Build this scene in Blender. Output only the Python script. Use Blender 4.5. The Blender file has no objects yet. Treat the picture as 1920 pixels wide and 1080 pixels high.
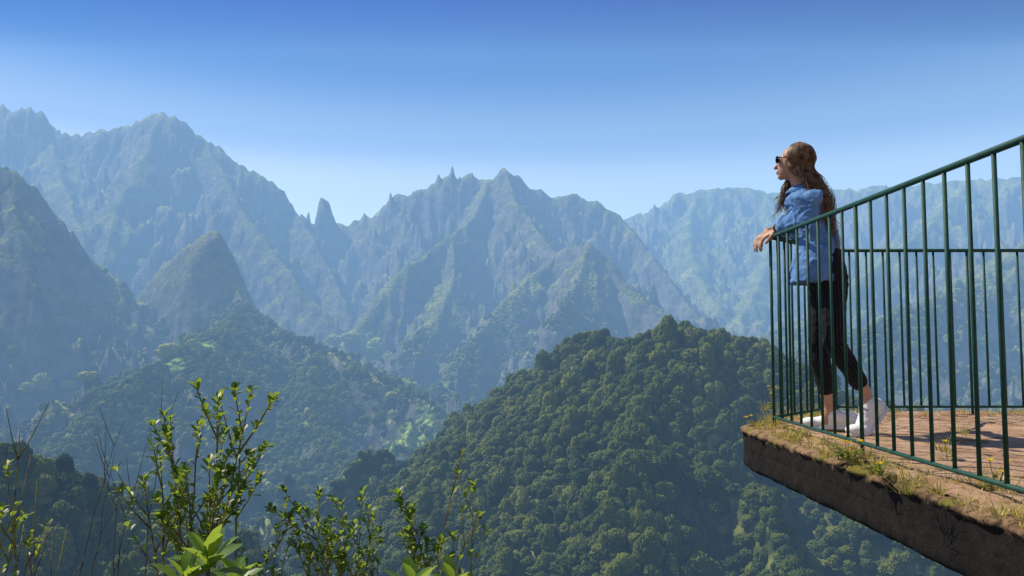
import bpy, bmesh, math, random
import numpy as np
from mathutils import Vector, Matrix, noise as mnoise
random.seed(7); rng = np.random.default_rng(7)
C = bpy.context.scene.collection
V = Vector
F = 1450.0; A = math.atan(95/1450); cA, sA = math.cos(A), math.sin(A)
def ray(px, py):
    u = (px-960)/F; v = (540-py)/F
    return V((u, cA - v*sA, sA + v*cA))
def P(px, py, Y):
    d = ray(px, py); return d*(Y/d.y)
def PZ(px, py, z):
    d = ray(px, py); return d*(z/d.z)

# ------------------------------------------------------------------ materials
def newmat(name):
    m = bpy.data.materials.new(name); m.use_nodes = True
    nt = m.node_tree; b = nt.nodes['Principled BSDF']
    b.inputs['Roughness'].default_value = .8
    b.inputs['Specular IOR Level'].default_value = .25
    return m, nt, b
def N(nt, t, **kw):
    n = nt.nodes.new(t)
    for k, v in kw.items():
        if k in n.inputs: n.inputs[k].default_value = v
        else: setattr(n, k, v)
    return n
def mixc(nt, fac, a, b, mode='MIX'):
    n = nt.nodes.new('ShaderNodeMix'); n.data_type = 'RGBA'; n.blend_type = mode
    for sock, v in ((n.inputs[0], fac), (n.inputs[6], a), (n.inputs[7], b)):
        if hasattr(v, 'is_output'): nt.links.new(v, sock)
        elif isinstance(v, (int, float)): sock.default_value = v
        else: sock.default_value = (*v, 1)
    return n.outputs[2]
def ramp(nt, src, p0, p1, c0=(0,0,0), c1=(1,1,1)):
    r = nt.nodes.new('ShaderNodeValToRGB'); nt.links.new(src, r.inputs[0])
    r.color_ramp.elements[0].position = p0; r.color_ramp.elements[1].position = p1
    r.color_ramp.elements[0].color = (*c0, 1); r.color_ramp.elements[1].color = (*c1, 1)
    return r.outputs[0]
def coord(nt, kind):
    if kind == 'World': return nt.nodes.new('ShaderNodeNewGeometry').outputs['Position']
    return nt.nodes.new('ShaderNodeTexCoord').outputs[kind]
def noisetex(nt, co, scale, detail=5, rough=.55):
    n = N(nt, 'ShaderNodeTexNoise', Scale=scale, Detail=detail, Roughness=rough)
    nt.links.new(co, n.inputs['Vector']); return n.outputs[0]
def bump(nt, b, h, dist, strength=1.0):
    n = N(nt, 'ShaderNodeBump', Strength=strength, Distance=dist)
    nt.links.new(h, n.inputs['Height']); nt.links.new(n.outputs[0], b.inputs['Normal'])
def noisy(name, c1, c2, scale, rough=.8, bdist=0, bscale=None, co='World', lo=.35, hi=.65, spec=.25, metal=0):
    m, nt, b = newmat(name)
    p = coord(nt, co); n = noisetex(nt, p, scale)
    nt.links.new(ramp(nt, n, lo, hi, c1, c2), b.inputs['Base Color'])
    b.inputs['Roughness'].default_value = rough; b.inputs['Specular IOR Level'].default_value = spec
    b.inputs['Metallic'].default_value = metal
    if bdist: bump(nt, b, noisetex(nt, p, bscale or scale*3, 8), bdist)
    return m

def leafmat(name, c1, c2, scale, trans=.5, tcol=None, rnd=False):
    m, nt, b = newmat(name)
    p = coord(nt, 'World'); n = noisetex(nt, p, scale, 2)
    col = ramp(nt, n, .35, .65, c1, c2)
    nt.links.new(col, b.inputs['Base Color']); b.inputs['Roughness'].default_value = .42
    b.inputs['Specular IOR Level'].default_value = .4
    t = N(nt, 'ShaderNodeBsdfTranslucent'); t.inputs[0].default_value = (*(tcol or c2), 1)
    mx = N(nt, 'ShaderNodeMixShader'); mx.inputs[0].default_value = trans
    nt.links.new(b.outputs[0], mx.inputs[1]); nt.links.new(t.outputs[0], mx.inputs[2])
    nt.links.new(mx.outputs[0], nt.nodes['Material Output'].inputs[0])
    return m

MAT = {}
MAT['rail'] = noisy('rail_paint', (.008,.052,.038), (.015,.080,.058), 30, .6, .0006, 120, spec=.3)
MAT['skin'] = noisy('skin', (.46,.25,.165), (.54,.31,.21), 40, .5)
MAT['denim'] = noisy('denim', (.085,.205,.45), (.15,.29,.57), 22, .9, .003, 60)
MAT['hair'] = noisy('hair', (.045,.024,.013), (.28,.16,.082), 36, .5, spec=.35)
MAT['shoe'] = noisy('shoe_white', (.78,.78,.79), (.86,.86,.86), 60, .6, .002, 90)
MAT['sole'] = noisy('shoe_sole', (.74,.72,.70), (.82,.81,.80), 40, .6)
MAT['lens'] = noisy('lens', (.01,.01,.012), (.015,.015,.02), 10, .12, spec=.7)
MAT['strap'] = noisy('bracelet', (.02,.02,.02), (.05,.04,.03), 50, .5)
MAT['lace'] = noisy('lace', (.42,.38,.40), (.5,.46,.48), 50, .7)
# pinstripe trousers
m, nt, b = newmat('pinstripe'); MAT['trousers'] = m
at = N(nt, 'ShaderNodeAttribute', attribute_name='stripe')
fr = N(nt, 'ShaderNodeMath', operation='FRACT'); nt.links.new(at.outputs['Fac'], fr.inputs[0])
lt = N(nt, 'ShaderNodeMath', operation='LESS_THAN'); nt.links.new(fr.outputs[0], lt.inputs[0]); lt.inputs[1].default_value = .08
nt.links.new(mixc(nt, lt.outputs[0], (.007,.007,.009), (.055,.055,.06)), b.inputs['Base Color'])
b.inputs['Roughness'].default_value = .9
# slab concrete: dark board marked face, pale dirty lip
m, nt, b = newmat('slab_concrete'); MAT['slab'] = m
p = coord(nt, 'World')
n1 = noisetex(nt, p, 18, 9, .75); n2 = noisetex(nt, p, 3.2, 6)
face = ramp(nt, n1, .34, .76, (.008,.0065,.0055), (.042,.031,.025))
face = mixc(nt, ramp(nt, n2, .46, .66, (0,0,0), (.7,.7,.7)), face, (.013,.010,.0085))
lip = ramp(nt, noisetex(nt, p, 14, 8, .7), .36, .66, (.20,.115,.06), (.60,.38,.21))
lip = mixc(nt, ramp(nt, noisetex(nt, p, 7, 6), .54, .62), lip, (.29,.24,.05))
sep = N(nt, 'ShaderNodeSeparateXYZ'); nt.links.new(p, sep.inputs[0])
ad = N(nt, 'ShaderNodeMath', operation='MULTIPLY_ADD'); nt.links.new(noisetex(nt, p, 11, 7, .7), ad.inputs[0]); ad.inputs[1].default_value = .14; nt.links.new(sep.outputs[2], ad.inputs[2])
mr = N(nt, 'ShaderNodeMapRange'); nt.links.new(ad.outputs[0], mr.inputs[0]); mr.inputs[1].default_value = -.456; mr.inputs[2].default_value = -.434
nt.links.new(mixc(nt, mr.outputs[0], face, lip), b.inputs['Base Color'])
bump(nt, b, noisetex(nt, p, 42, 10, .78), .025)
b.inputs['Roughness'].default_value = .95
# paving
m, nt, b = newmat('paving_stone'); MAT['paving'] = m
p = coord(nt, 'World')
vo = N(nt, 'ShaderNodeTexVoronoi', Scale=2.6); nt.links.new(p, vo.inputs['Vector'])
col = ramp(nt, noisetex(nt, p, 5, 9, .7), .34, .66, (.46,.245,.135), (.80,.53,.35))
sepc = N(nt, 'ShaderNodeSeparateColor'); nt.links.new(vo.outputs['Color'], sepc.inputs[0])
col = mixc(nt, .14, col, ramp(nt, sepc.outputs[0], 0, 1, (.42,.22,.13), (.76,.52,.36)))
at = N(nt, 'ShaderNodeAttribute', attribute_name='crack')
ck = N(nt, 'ShaderNodeMath', operation='MULTIPLY'); nt.links.new(at.outputs['Fac'], ck.inputs[0]); nt.links.new(ramp(nt, noisetex(nt, p, 3.1, 5), .45, .6, (.1,.1,.1), (.9,.9,.9)), ck.inputs[1])
col = mixc(nt, ck.outputs[0], col, (.20,.12,.065))
col = mixc(nt, ramp(nt, noisetex(nt, p, 2.3, 7), .58, .68, (0,0,0), (.7,.7,.7)), col, (.52,.36,.16))
nt.links.new(col, b.inputs['Base Color']); b.inputs['Roughness'].default_value = .9
bump(nt, b, noisetex(nt, p, 24, 10, .75), .03)

MAT['rock'] = noisy('dark_rock', (.02,.017,.014), (.09,.07,.055), 2.5, .95, .06, 6)
MAT['soil'] = noisy('soil', (.04,.03,.02), (.09,.07,.04), 2.5, .95, .05, 8)
MAT['bark'] = noisy('bark', (.07,.05,.035), (.16,.13,.09), 40, .9, .003, 90)
MAT['lichen'] = noisy('lichen_bark', (.10,.075,.05), (.36,.33,.08), 45, .9, .003, 90)
MAT['leaf'] = leafmat('leaf', (.024,.065,.010), (.08,.14,.018), 9, .48, (.33,.45,.035))
MAT['bigleaf'] = leafmat('big_leaf', (.07,.16,.02), (.15,.27,.03), 14, .45, (.42,.54,.06))
MAT['weed'] = leafmat('weed_leaf', (.10,.15,.03), (.25,.27,.06), 14, .4, (.4,.42,.06))
MAT['drygrass'] = leafmat('dry_grass', (.40,.30,.07), (.60,.47,.13), 6, .35, (.55,.45,.1))
MAT['petal'] = leafmat('petal', (.75,.52,.01), (.8,.62,.02), 20, .3)

# forest crowns
def crownmat(name, c1, c2, c3):
    m, nt, b = newmat(name)
    oi = N(nt, 'ShaderNodeObjectInfo')
    p = coord(nt, 'World')
    col = ramp(nt, oi.outputs['Random'], 0, 1, c1, c2)
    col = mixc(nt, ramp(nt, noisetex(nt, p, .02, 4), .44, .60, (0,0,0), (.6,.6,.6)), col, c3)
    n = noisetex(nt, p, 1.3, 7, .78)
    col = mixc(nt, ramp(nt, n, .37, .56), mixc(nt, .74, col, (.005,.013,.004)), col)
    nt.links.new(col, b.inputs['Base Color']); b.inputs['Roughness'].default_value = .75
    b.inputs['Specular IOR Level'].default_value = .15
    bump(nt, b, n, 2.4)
    return m
MAT['crown'] = crownmat('forest_foliage', (.040,.095,.018), (.40,.44,.060), (.23,.30,.042))
MAT['brightcrown'] = crownmat('bright_foliage', (.42,.48,.06), (.55,.57,.09), (.46,.52,.07))
MAT['trunk'] = noisy('tree_trunk', (.05,.04,.03), (.1,.08,.06), 1, .9)

# terrain
m, nt, b = newmat('mountain_ground'); MAT['terrain'] = m
p = coord(nt, 'World')
ds = N(nt, 'ShaderNodeAttribute', attribute_name='crag').outputs['Fac']
veg = ramp(nt, noisetex(nt, p, .011, 6, .6), .36, .66, (.05,.085,.025), (.32,.32,.085))
vo = N(nt, 'ShaderNodeTexVoronoi', Scale=.085); nt.links.new(p, vo.inputs['Vector'])
veg = mixc(nt, ramp(nt, vo.outputs['Distance'], .3, .85), veg, mixc(nt, ds, (.02,.038,.012), (.10,.115,.04)))  # shade in the gaps between tree crowns is painted into the colour
rk = ramp(nt, noisetex(nt, p, .03, 8, .65), .34, .68, (.05,.048,.043), (.22,.20,.17))
at = N(nt, 'ShaderNodeAttribute', attribute_name='rock')
ad = N(nt, 'ShaderNodeMath', operation='MULTIPLY_ADD'); nt.links.new(noisetex(nt, p, .02, 7, .65), ad.inputs[0]); ad.inputs[1].default_value = 1.3
sb = N(nt, 'ShaderNodeMath', operation='SUBTRACT'); nt.links.new(at.outputs['Fac'], sb.inputs[0]); sb.inputs[1].default_value = .78
nt.links.new(sb.outputs[0], ad.inputs[2])
rf = ramp(nt, ad.outputs[0], .42, .68)
col = mixc(nt, rf, veg, rk)
ab = N(nt, 'ShaderNodeAttribute', attribute_name='meadow')
col = mixc(nt, ab.outputs['Fac'], col, ramp(nt, noisetex(nt, p, .06, 6), .4, .6, (.17,.27,.04), (.36,.43,.08)))
nt.links.new(col, b.inputs['Base Color']); b.inputs['Roughness'].default_value = .95; b.inputs['Specular IOR Level'].default_value = .05
rough_h = noisetex(nt, p, .035, 10, .65)
hmix = mixc(nt, rf, ramp(nt, vo.outputs['Distance'], 0, 1, (1,1,1), (0,0,0)), rough_h)
hmix = mixc(nt, ds, hmix, rough_h)
bump(nt, b, hmix, 10.0, .9)
MAT['road'] = noisy('road', (.30,.29,.26), (.40,.38,.34), .2, .9)
MAT['wall'] = noisy('house_wall', (.3,.3,.28), (.4,.4,.37), .5, .9)
MAT['roof'] = noisy('house_roof', (.07,.11,.13), (.12,.17,.19), .4, .8)
MAT['pane'] = noisy('pane', (.02,.03,.04), (.04,.05,.06), 1, .3)

# ------------------------------------------------------------------ mesh helpers
def finish(name, bm, mat, parent=None, smooth=True, origin=None):
    me = bpy.data.meshes.new(name)
    if origin is not None: bmesh.ops.translate(bm, verts=bm.verts, vec=-V(origin))
    bmesh.ops.recalc_face_normals(bm, faces=bm.faces)
    bm.to_mesh(me); bm.free()
    for mm in (mat if isinstance(mat, (list, tuple)) else [mat]): me.materials.append(mm)
    if smooth: me.shade_smooth()
    o = bpy.data.objects.new(name, me); C.objects.link(o)
    if parent: o.parent = parent
    return o
def empty(name, loc, label, cat, group=None):
    o = bpy.data.objects.new(name, None); C.objects.link(o); o.location = loc; o.empty_display_size = .1
    o['label'] = label; o['category'] = cat
    if group: o['group'] = group
    return o
def frame(d):
    d = V(d).normalized(); a = V((0,0,1)) if abs(d.z) < .9 else V((1,0,0))
    s = d.cross(a).normalized(); return s, s.cross(d).normalized()
def tube(bm, pts, radii, seg=8, mi=0):
    pts = [V(q) for q in pts]; rings = []
    s = None
    for i, q in enumerate(pts):
        d = (pts[min(i+1, len(pts)-1)] - pts[max(i-1, 0)])
        if d.length < 1e-9: d = V((0,0,1))
        d.normalize()
        if s is None: s, t = frame(d)
        else:
            s = (s - d*s.dot(d)).normalized()
        t = d.cross(s)
        r = radii[i] if isinstance(radii, (list, tuple)) else radii
        rings.append([bm.verts.new(q + (s*math.cos(2*math.pi*k/seg) + t*math.sin(2*math.pi*k/seg))*r) for k in range(seg)])
    for a, bb in zip(rings, rings[1:]):
        for k in range(seg):
            f = bm.faces.new((a[k], a[(k+1)%seg], bb[(k+1)%seg], bb[k])); f.material_index = mi
    for rg in (rings[0][::-1], rings[-1]):
        f = bm.faces.new(rg); f.material_index = mi
def ball(bm, c, r, axes=None, sub=3):
    if isinstance(r, (int, float)): r = (r, r, r)
    M = Matrix.Identity(3)
    if axes: M = Matrix((axes[0], axes[1], axes[2])).transposed()
    M = M @ Matrix.Diagonal(V(r))
    bmesh.ops.create_icosphere(bm, subdivisions=sub, radius=1, matrix=Matrix.Translation(V(c)) @ M.to_4x4())
def limb(bm, pts, radii, seg=14):
    tube(bm, pts, radii, seg)
    for q, r in zip(pts, radii): ball(bm, q, r*.99, sub=2)
def loft(bm, secs, f, l, seg=24):
    rings = []
    for c, a, w in secs:
        rings.append([bm.verts.new(V(c) + f*(a*math.cos(2*math.pi*k/seg)) + l*(w*math.sin(2*math.pi*k/seg))) for k in range(seg)])
    for a, bb in zip(rings, rings[1:]):
        for k in range(seg): bm.faces.new((a[k], a[(k+1)%seg], bb[(k+1)%seg], bb[k]))
    bm.faces.new(rings[0][::-1]); bm.faces.new(rings[-1])
def remesh(name, bm, voxel, mat, parent, origin, iters=4, fold=None):
    bmesh.ops.recalc_face_normals(bm, faces=bm.faces)
    me = bpy.data.meshes.new(name); bm.to_mesh(me); bm.free()
    o = bpy.data.objects.new(name, me); C.objects.link(o)
    r = o.modifiers.new('r', 'REMESH'); r.mode = 'VOXEL'; r.voxel_size = voxel
    s = o.modifiers.new('s', 'SMOOTH'); s.factor = .5; s.iterations = iters
    dg = bpy.context.evaluated_depsgraph_get()
    new = bpy.data.meshes.new_from_object(o.evaluated_get(dg)); o.modifiers.clear(); o.data = new
    if fold:
        nr = [v.normal.copy() for v in new.vertices]
        for v, n in zip(new.vertices, nr): v.co += n*fold(v.co)
    for v in new.vertices: v.co -= V(origin)
    new.materials.clear(); new.materials.append(mat); new.shade_smooth()
    o.parent = parent
    return o

# ------------------------------------------------------------------ railing
RX, RY, FY, DX = 1.445, 4.30, 4.95, 2.06
RT, RB, FL = .566, -.431, -.49
rl = empty('railing', (RX, RY, FL), 'dark green metal railing with vertical bars around the edge of the viewing platform', 'railing')
O = V((RX, RY, FL))
corner, cham, ends = V((RX, RY, 0)), V((DX, FY, 0)), V((4.6, FY, 0))
start = V((RX+.012, .9, 0))
def rail(name, pts, z, r):
    bm = bmesh.new(); tube(bm, [q + V((0,0,z)) for q in pts], r, 10)
    return finish(name, bm, MAT['rail'], rl, True, O)
for a, bb in ((start, corner), (corner, cham), (cham, ends)):
    rail('top_rail', [a, bb], RT, .0115); rail('bottom_rail', [a, bb], RB, .0082)
bm = bmesh.new(); tube(bm, [(0,0,RB-FL), (0,0,RT-FL-.004)], .0072, 8)
bar0 = finish('baluster', bm, MAT['rail'], rl)
bm = bmesh.new(); tube(bm, [(0,0,-.05), (0,0,RT-FL-.003)], .0084, 10)
post0 = finish('post', bm, MAT['rail'], rl)
spots = []
n = 26
for i in range(n): spots.append((corner + (start-corner)*(i/(n-.5)), i % 8 == 0))
for i in range(1, 10): spots.append((corner + (cham-corner)*(i/10), False))
for i in range(24): spots.append((cham + (ends-cham)*(i/23.5), i % 8 == 0))
ub = up = False
for q, ispost in spots:
    if ispost:
        o = post0 if not up else post0.copy()
        if up: C.objects.link(o)
        up = True
    else:
        o = bar0 if not ub else bar0.copy()
        if ub: C.objects.link(o)
        ub = True
    o.parent = rl; o.location = (q.x - RX, q.y - RY, 0); o.rotation_euler = (0,0,0)

# ------------------------------------------------------------------ platform
pf = empty('viewing_platform', (2.5, 3, FL), 'concrete viewing platform with reddish stone floor jutting out over the valley', 'platform')
PO = V((2.5, 3, FL))
outline = [(1.345,-.2),(1.345,1.2),(1.338,2.1),(1.315,3.2),(1.29,3.9),(1.272,4.28),(1.285,4.40),(1.335,4.50),(1.45,4.62),(1.98,5.16),(2.08,5.2),(6.5,5.2),(6.5,-.2)]
pts = []
for i, a in enumerate(outline):
    bb = outline[(i+1) % len(outline)]; L = math.dist(a, bb); k = max(1, int(L/.018)) if (a[0] < 2.2 or a[1] > 5) and a[0] < 3 else max(1, int(L/.3))
    for j in range(k): pts.append((a[0]+(bb[0]-a[0])*j/k, a[1]+(bb[1]-a[1])*j/k))
npt = len(pts); nrm = []
for i in range(npt):
    a = V(pts[i-1]); c = V(pts[(i+1) % npt]); t = (c-a).normalized(); nrm.append(V((t.y, -t.x)))
area = sum(pts[i][0]*pts[(i+1)%npt][1]-pts[(i+1)%npt][0]*pts[i][1] for i in range(npt))
sg = 1 if area > 0 else -1
rings = [(.11,-.486),(.05,-.488),(.018,-.494),(.004,-.504),(.0,-.513),(.006,-.522),(.012,-.53),(.013,-.545),(.013,-.565),(.013,-.585),(.013,-.600),(.0155,-.607),(.013,-.614),(.013,-.634),(.013,-.654),(.013,-.670),(.016,-.690),(.024,-.708),(.042,-.722)]
bm = bmesh.new(); RR = []
for ins, z in rings:
    ring = []
    for i in range(npt):
        x, y = pts[i]; nx = nrm[i]*sg
        q = V((x*1.0, y, z))
        nz = mnoise.fractal(V((x*14, y*14, z*24)), .6, 2.0, 6)*.0055 + mnoise.noise(V((x*2, y*2, z*2)))*.004
        if z > -.525: nz += mnoise.noise(V((x*14, y*14, 3)))*.018
        d = -ins + nz
        q.x += nx.x*d; q.y += nx.y*d; q.z += mnoise.noise(V((x*8+5, y*8, z*9)))*.004
        if z > -.54: q.z += mnoise.noise(V((x*17, y*17, 8)))*.009
        ring.append(bm.verts.new(q))
    RR.append(ring)
for a, bb in zip(RR, RR[1:]):
    for k in range(npt): bm.faces.new((a[k], a[(k+1)%npt], bb[(k+1)%npt], bb[k]))
bm.faces.new(RR[0]); bm.faces.new(RR[-1][::-1])
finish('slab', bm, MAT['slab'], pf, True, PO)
# paving sheet
xs = np.arange(1.365, 4.8, .02); ys = np.arange(.3, 5.14, .02)
bm = bmesh.new(); cl = []; grid = {}
for i, x in enumerate(xs):
    for j, y in enumerate(ys):
        if (y - 4.42) - (x - 1.385)*1.02 > 0: continue
        w = V((x + .09*mnoise.noise(V((x*3, y*3, 1))), y + .09*mnoise.noise(V((x*3, y*3, 9))), 0))
        dist, _ = mnoise.voronoi(w*2.2)
        e = dist[1]-dist[0]; cr = max(0, 1 - e/.07)
        edge = max(0, 1-(x-1.365)/.06)
        z = -.4795 + .012*mnoise.fractal(V((x*3, y*3, 0)), .8, 2, 6) - .009*cr - .010*edge
        grid[i, j] = bm.verts.new((x, y, z)); cl.append(cr)
for (i, j), v in list(grid.items()):
    if all(k in grid for k in ((i+1,j),(i+1,j+1),(i,j+1))):
        bm.faces.new((v, grid[i+1,j], grid[i+1,j+1], grid[i,j+1]))
pv = finish('paving', bm, MAT['paving'], pf, True, PO)
a = pv.data.attributes.new('crack', 'FLOAT', 'POINT'); a.data.foreach_set('value', np.array(cl, dtype=np.float32))
# support under the slab
bm = bmesh.new()
bmesh.ops.create_cube(bm, size=1, matrix=Matrix.Translation((3.6,1.35,-3.185)) @ Matrix.Diagonal((4.1,2.75,4.94,1)))
bmesh.ops.subdivide_edges(bm, edges=bm.edges, cuts=40, use_grid_fill=True)
for v in bm.verts:
    v.co += V((mnoise.noise(v.co*2.2), mnoise.noise(v.co*2.2+V((7,0,0))), 0))*.09 + V((mnoise.noise(v.co*7), mnoise.noise(v.co*7+V((3,0,0))), 0))*.03
finish('support', bm, MAT['rock'], pf, True, PO)

# ------------------------------------------------------------------ grass and weeds on the slab
def leaf(bm, p, d, n, L, W, mi=0, fold=.12, curl=0):
    d = V(d).normalized(); s = d.cross(V(n))
    if s.length < 1e-4: s = d.cross(V((1,.2,.1)))
    s.normalize(); n = s.cross(d).normalized()
    def q(t, w): return V(p) + d*(L*t) + s*(W*w) + n*(abs(w)*W*fold*2 - curl*L*t*t)
    c = [bm.verts.new(q(t, 0)) for t in (0, .3, .62, .85, 1)]
    for sgn in (-1, 1):
        e = [bm.verts.new(q(.3, .30*sgn)), bm.verts.new(q(.62, .5*sgn)), bm.verts.new(q(.85, .36*sgn))]
        for fc in ((c[0], c[1], e[0]), (c[1], c[2], e[1], e[0]), (c[2], c[3], e[2], e[1]), (c[3], c[4], e[2])):
            f = bm.faces.new(fc if sgn > 0 else fc[::-1]); f.material_index = mi
def blade(bm, p, d, L, w, bend, mi):
    d = V(d).normalized(); s = V((-d.y, d.x, 0)) + V((random.uniform(-1,1), random.uniform(-1,1), 0))*.3
    s = s.normalized() if s.length > 1e-4 else V((1,0,0))
    b_ = V((d.x, d.y, 0)); prev = None
    for k in range(4):
        t = k/3; q = V(p) + d*(L*t) + b_*(bend*t*t*L) - V((0,0,1))*(bend*.4*t*t*L); ww = w*(1-t)+.0004
        cur = (bm.verts.new(q - s*ww), bm.verts.new(q + s*ww))
        if prev:
            f = bm.faces.new((prev[0], prev[1], cur[1], cur[0])); f.material_index = mi
        prev = cur
bm = bmesh.new()
def tuft(x, y, z, nb, L, spread, dry):
    for _ in range(nb):
        an = random.uniform(0, 6.28); r = random.uniform(0, spread)
        d = V((math.cos(an)*random.uniform(.1,.9), math.sin(an)*random.uniform(.1,.9), 1))
        blade(bm, (x+math.cos(an)*r, y+math.sin(an)*r, z), d, L*random.uniform(.5,1.2), random.uniform(.0012,.0028), random.uniform(.1,.7), 0 if random.random() < dry else 1)
for _ in range(260):
    y = random.uniform(1.9, 4.35); x = random.choice((random.uniform(1.31,1.42), random.gauss(1.45,.035)))
    tuft(x, y, -.49, random.randint(4,12), random.choice((.02,.035,.06)), .02, .85)
for _ in range(150):
    x = random.uniform(2.0, 4.6); tuft(x, random.gauss(5.0,.05), -.49, random.randint(6,14), random.choice((.03,.05,.07)), .03, .88)
for _ in range(40):
    t = random.random(); tuft(1.42+t*.6, 4.38+t*.62, -.49, random.randint(6,14), random.choice((.05,.08,.12)), .03, .7)
for _ in range(30):
    tuft(random.uniform(1.55,3.3), random.uniform(2.3,4.8), -.485, random.randint(3,8), .03, .03, .85)
for px, py in ((1865,915),(1890,935),(1835,915),(1700,925),(1770,850),(1800,820),(1600,868),(1580,855),(1640,890),(1440,790),(1430,770)):
    q = PZ(px, py, -.49); tuft(q.x, q.y, -.49, 22, .10, .035, .75)
g = finish('grass', bm, [MAT['drygrass'], MAT['weed']], None, False)
g['label'] = 'dry yellow and green grass growing along the platform edge and the foot of the railing'; g['category'] = 'grass'; g['kind'] = 'stuff'

def weed(px, py, label, nleaf, L, flowers, H=.06, z=-.492):
    q = PZ(px, py, z); r = empty('flowering_weed', q, label, 'weed', None)
    bm = bmesh.new()
    for i in range(nleaf):
        an = random.uniform(0, 6.28); d = V((math.cos(an), math.sin(an), random.uniform(.1,1.1)))
        leaf(bm, (math.cos(an)*.01, math.sin(an)*.01, .003+random.uniform(0,H*.5)), d, (0,0,1), L*random.uniform(.6,1.2), L*random.uniform(.25,.4), 0, .1, .25)
    finish('leaves', bm, MAT['weed'], r, False)
    for k in range(flowers):
        an = random.uniform(0,6.28); top = V((math.cos(an)*random.uniform(.01,.06), math.sin(an)*random.uniform(.01,.06), H*random.uniform(.8,1.5)))
        bm = bmesh.new(); tube(bm, [(0,0,0), top*.5+V((0,0,.008)), top], .0014, 5); finish('flower_stem', bm, MAT['weed'], r)
        bm = bmesh.new()
        for j in range(16):
            a2 = j/16*6.283+random.uniform(-.1,.1); leaf(bm, top, V((math.cos(a2), math.sin(a2), random.uniform(.15,.7))), (0,0,1), .016, .008)
        finish('flower_head', bm, MAT['petal'], r, False)
weed(1447,772,'tall weed with small yellow flowers at the far tip of the platform', 30, .05, 5, .12)
weed(1415,800,'low leafy weed clinging to the rounded left corner of the slab', 20, .045, 2, .05)
weed(1502,822,'small weed beside the bottom rail in front of the white sneakers', 16, .045, 1, .05)
weed(1592,868,'large clump of yellow green leaves with yellow flowers on the slab edge', 40, .065, 4, .08)
weed(1560,848,'single yellow flower on a short stem left of the largest weed clump', 10, .04, 1, .07)
weed(1648,895,'green weed rosette on the slab edge right of the largest weed clump', 26, .05, 1, .06)
weed(1868,928,'yellow flower among dry grass under the nearest railing bars', 24, .055, 3, .08)
weed(1776,868,'low weed with yellow flower between two railing bars on the stone floor', 14, .04, 1, .09)

# ------------------------------------------------------------------ person
root_loc = V((1.70, 4.0, FL))
person = empty('person', root_loc, 'person in blue denim shirt and pinstriped black trousers leaning on the green railing', 'person')
fwd = V((-.96,.28,0)).normalized(); lft = V((0,0,1)).cross(fwd).normalized()   # lft points to the camera side
pel = P(1550,510,4.0); wai = P(1535,456,4.02); che = P(1518,402,4.04); nb = P(1507,356,4.05); hc = P(1488,305,4.05)
shN = P(1527,372,3.920); shF = P(1498,374,4.180)
elN = V((1.490,4.05,.618)); wrN = V((1.472,4.262,.607)); elF = V((1.66,4.51,.625)); wrF = V((1.458,4.378,.608))
hipN = P(1560,527,3.925); hipF = P(1547,527,4.085)
kneN = P(1562,640,3.86); ankN = P(1624,738,3.865)
kneF = P(1534,645,4.08); ankF = P(1554,764,4.12)
hf = V((-.80,.57,.15)).normalized(); hl = V((0,0,1)).cross(hf).normalized(); hu = hf.cross(hl).normalized()
if hu.z < 0: hu = -hu
HS = .88
bm = bmesh.new()
def hp(a, l, u): return hc + (hf*a + hl*l + hu*u)*HS
def hball(a, l, u, r, sub=3): ball(bm, hp(a,l,u), tuple(HS*x for x in r), (hf, hl, hu), sub)
hball(-.012,0,.018,(.092,.072,.092)); hball(.028,0,-.035,(.060,.055,.072)); hball(.062,0,-.088,(.022,.024,.020)); hball(.060,0,.012,(.026,.050,.030))
tube(bm, [hp(.080,0,.004), hp(.098,0,-.026), hp(.106,0,-.036)], [.0075,.011,.010], 8)
hball(.104,0,-.036,(.012,.0125,.0115),2); hball(.086,0,-.060,(.011,.022,.006),2); hball(.084,0,-.070,(.011,.019,.007),2)
for s in (-1, 1): hball(-.008,s*.070,-.012,(.020,.009,.031),2)
limb(bm, [hp(-.018,0,-.05), nb - V((0,0,.01))], [.044,.050])
loft(bm, [(nb + V((0,0,.005)), .046, .052), (nb - V((0,0,.04)), .06, .11), (che, .085, .12), (wai, .08, .11), (pel, .085, .12), (pel - V((0,0,.05)), .08, .12)], fwd, lft)
def hand(bm, w, d, palm, length=.168, thumb_side=1, curl=.55):
    d = V(d).normalized(); palm = (V(palm) - d*V(palm).dot(d)).normalized(); s = d.cross(palm).normalized()*thumb_side
    pl = length*.5
    ball(bm, w + d*pl*.55, (pl*.62, .038, .0155), (d, s, palm))
    ball(bm, w + d*pl*.9, (.02, .036, .0125), (d, s, palm))
    for k, (off, ln) in enumerate(((.028,.070),(.0095,.079),(-.0095,.073),(-.027,.058))):
        p0 = w + d*pl*.82 + s*off; r = .0083 - .0006*k
        dd = d.copy(); q = [p0]
        for frac, c in ((.34, .25), (.40, curl), (.26, curl*1.1), (.22, curl*.8)):
            dd = (dd + palm*c*.9).normalized(); q.append(q[-1] + dd*ln*frac)
        limb(bm, q, [r*1.05, r*1.05, r, r*.92, r*.8], 8)
    p0 = w + d*pl*.22 + s*.026
    d1 = (d*.75 + s*.75 + palm*.25).normalized(); d2 = (d*.95 + s*.2 + palm*.35).normalized()
    limb(bm, [p0, p0 + d1*.032, p0 + d1*.032 + d2*.028, p0 + d1*.03 + d2*.05], [.0125,.0105,.0095,.008], 8)
limb(bm, [shN, elN, elN + (wrN-elN)*.45, wrN], [.040,.036,.035,.025])
limb(bm, [shF, elF, elF + (wrF-elF)*.45, wrF], [.040,.036,.035,.025])
hand(bm, wrN, (-.52,.28,-.32), (.35,.25,-.9), thumb_side=1, curl=.62)
hand(bm, wrF, (-.60,-.36,-.40), (.5,.1,-.85), thumb_side=-1, curl=.62)
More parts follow.
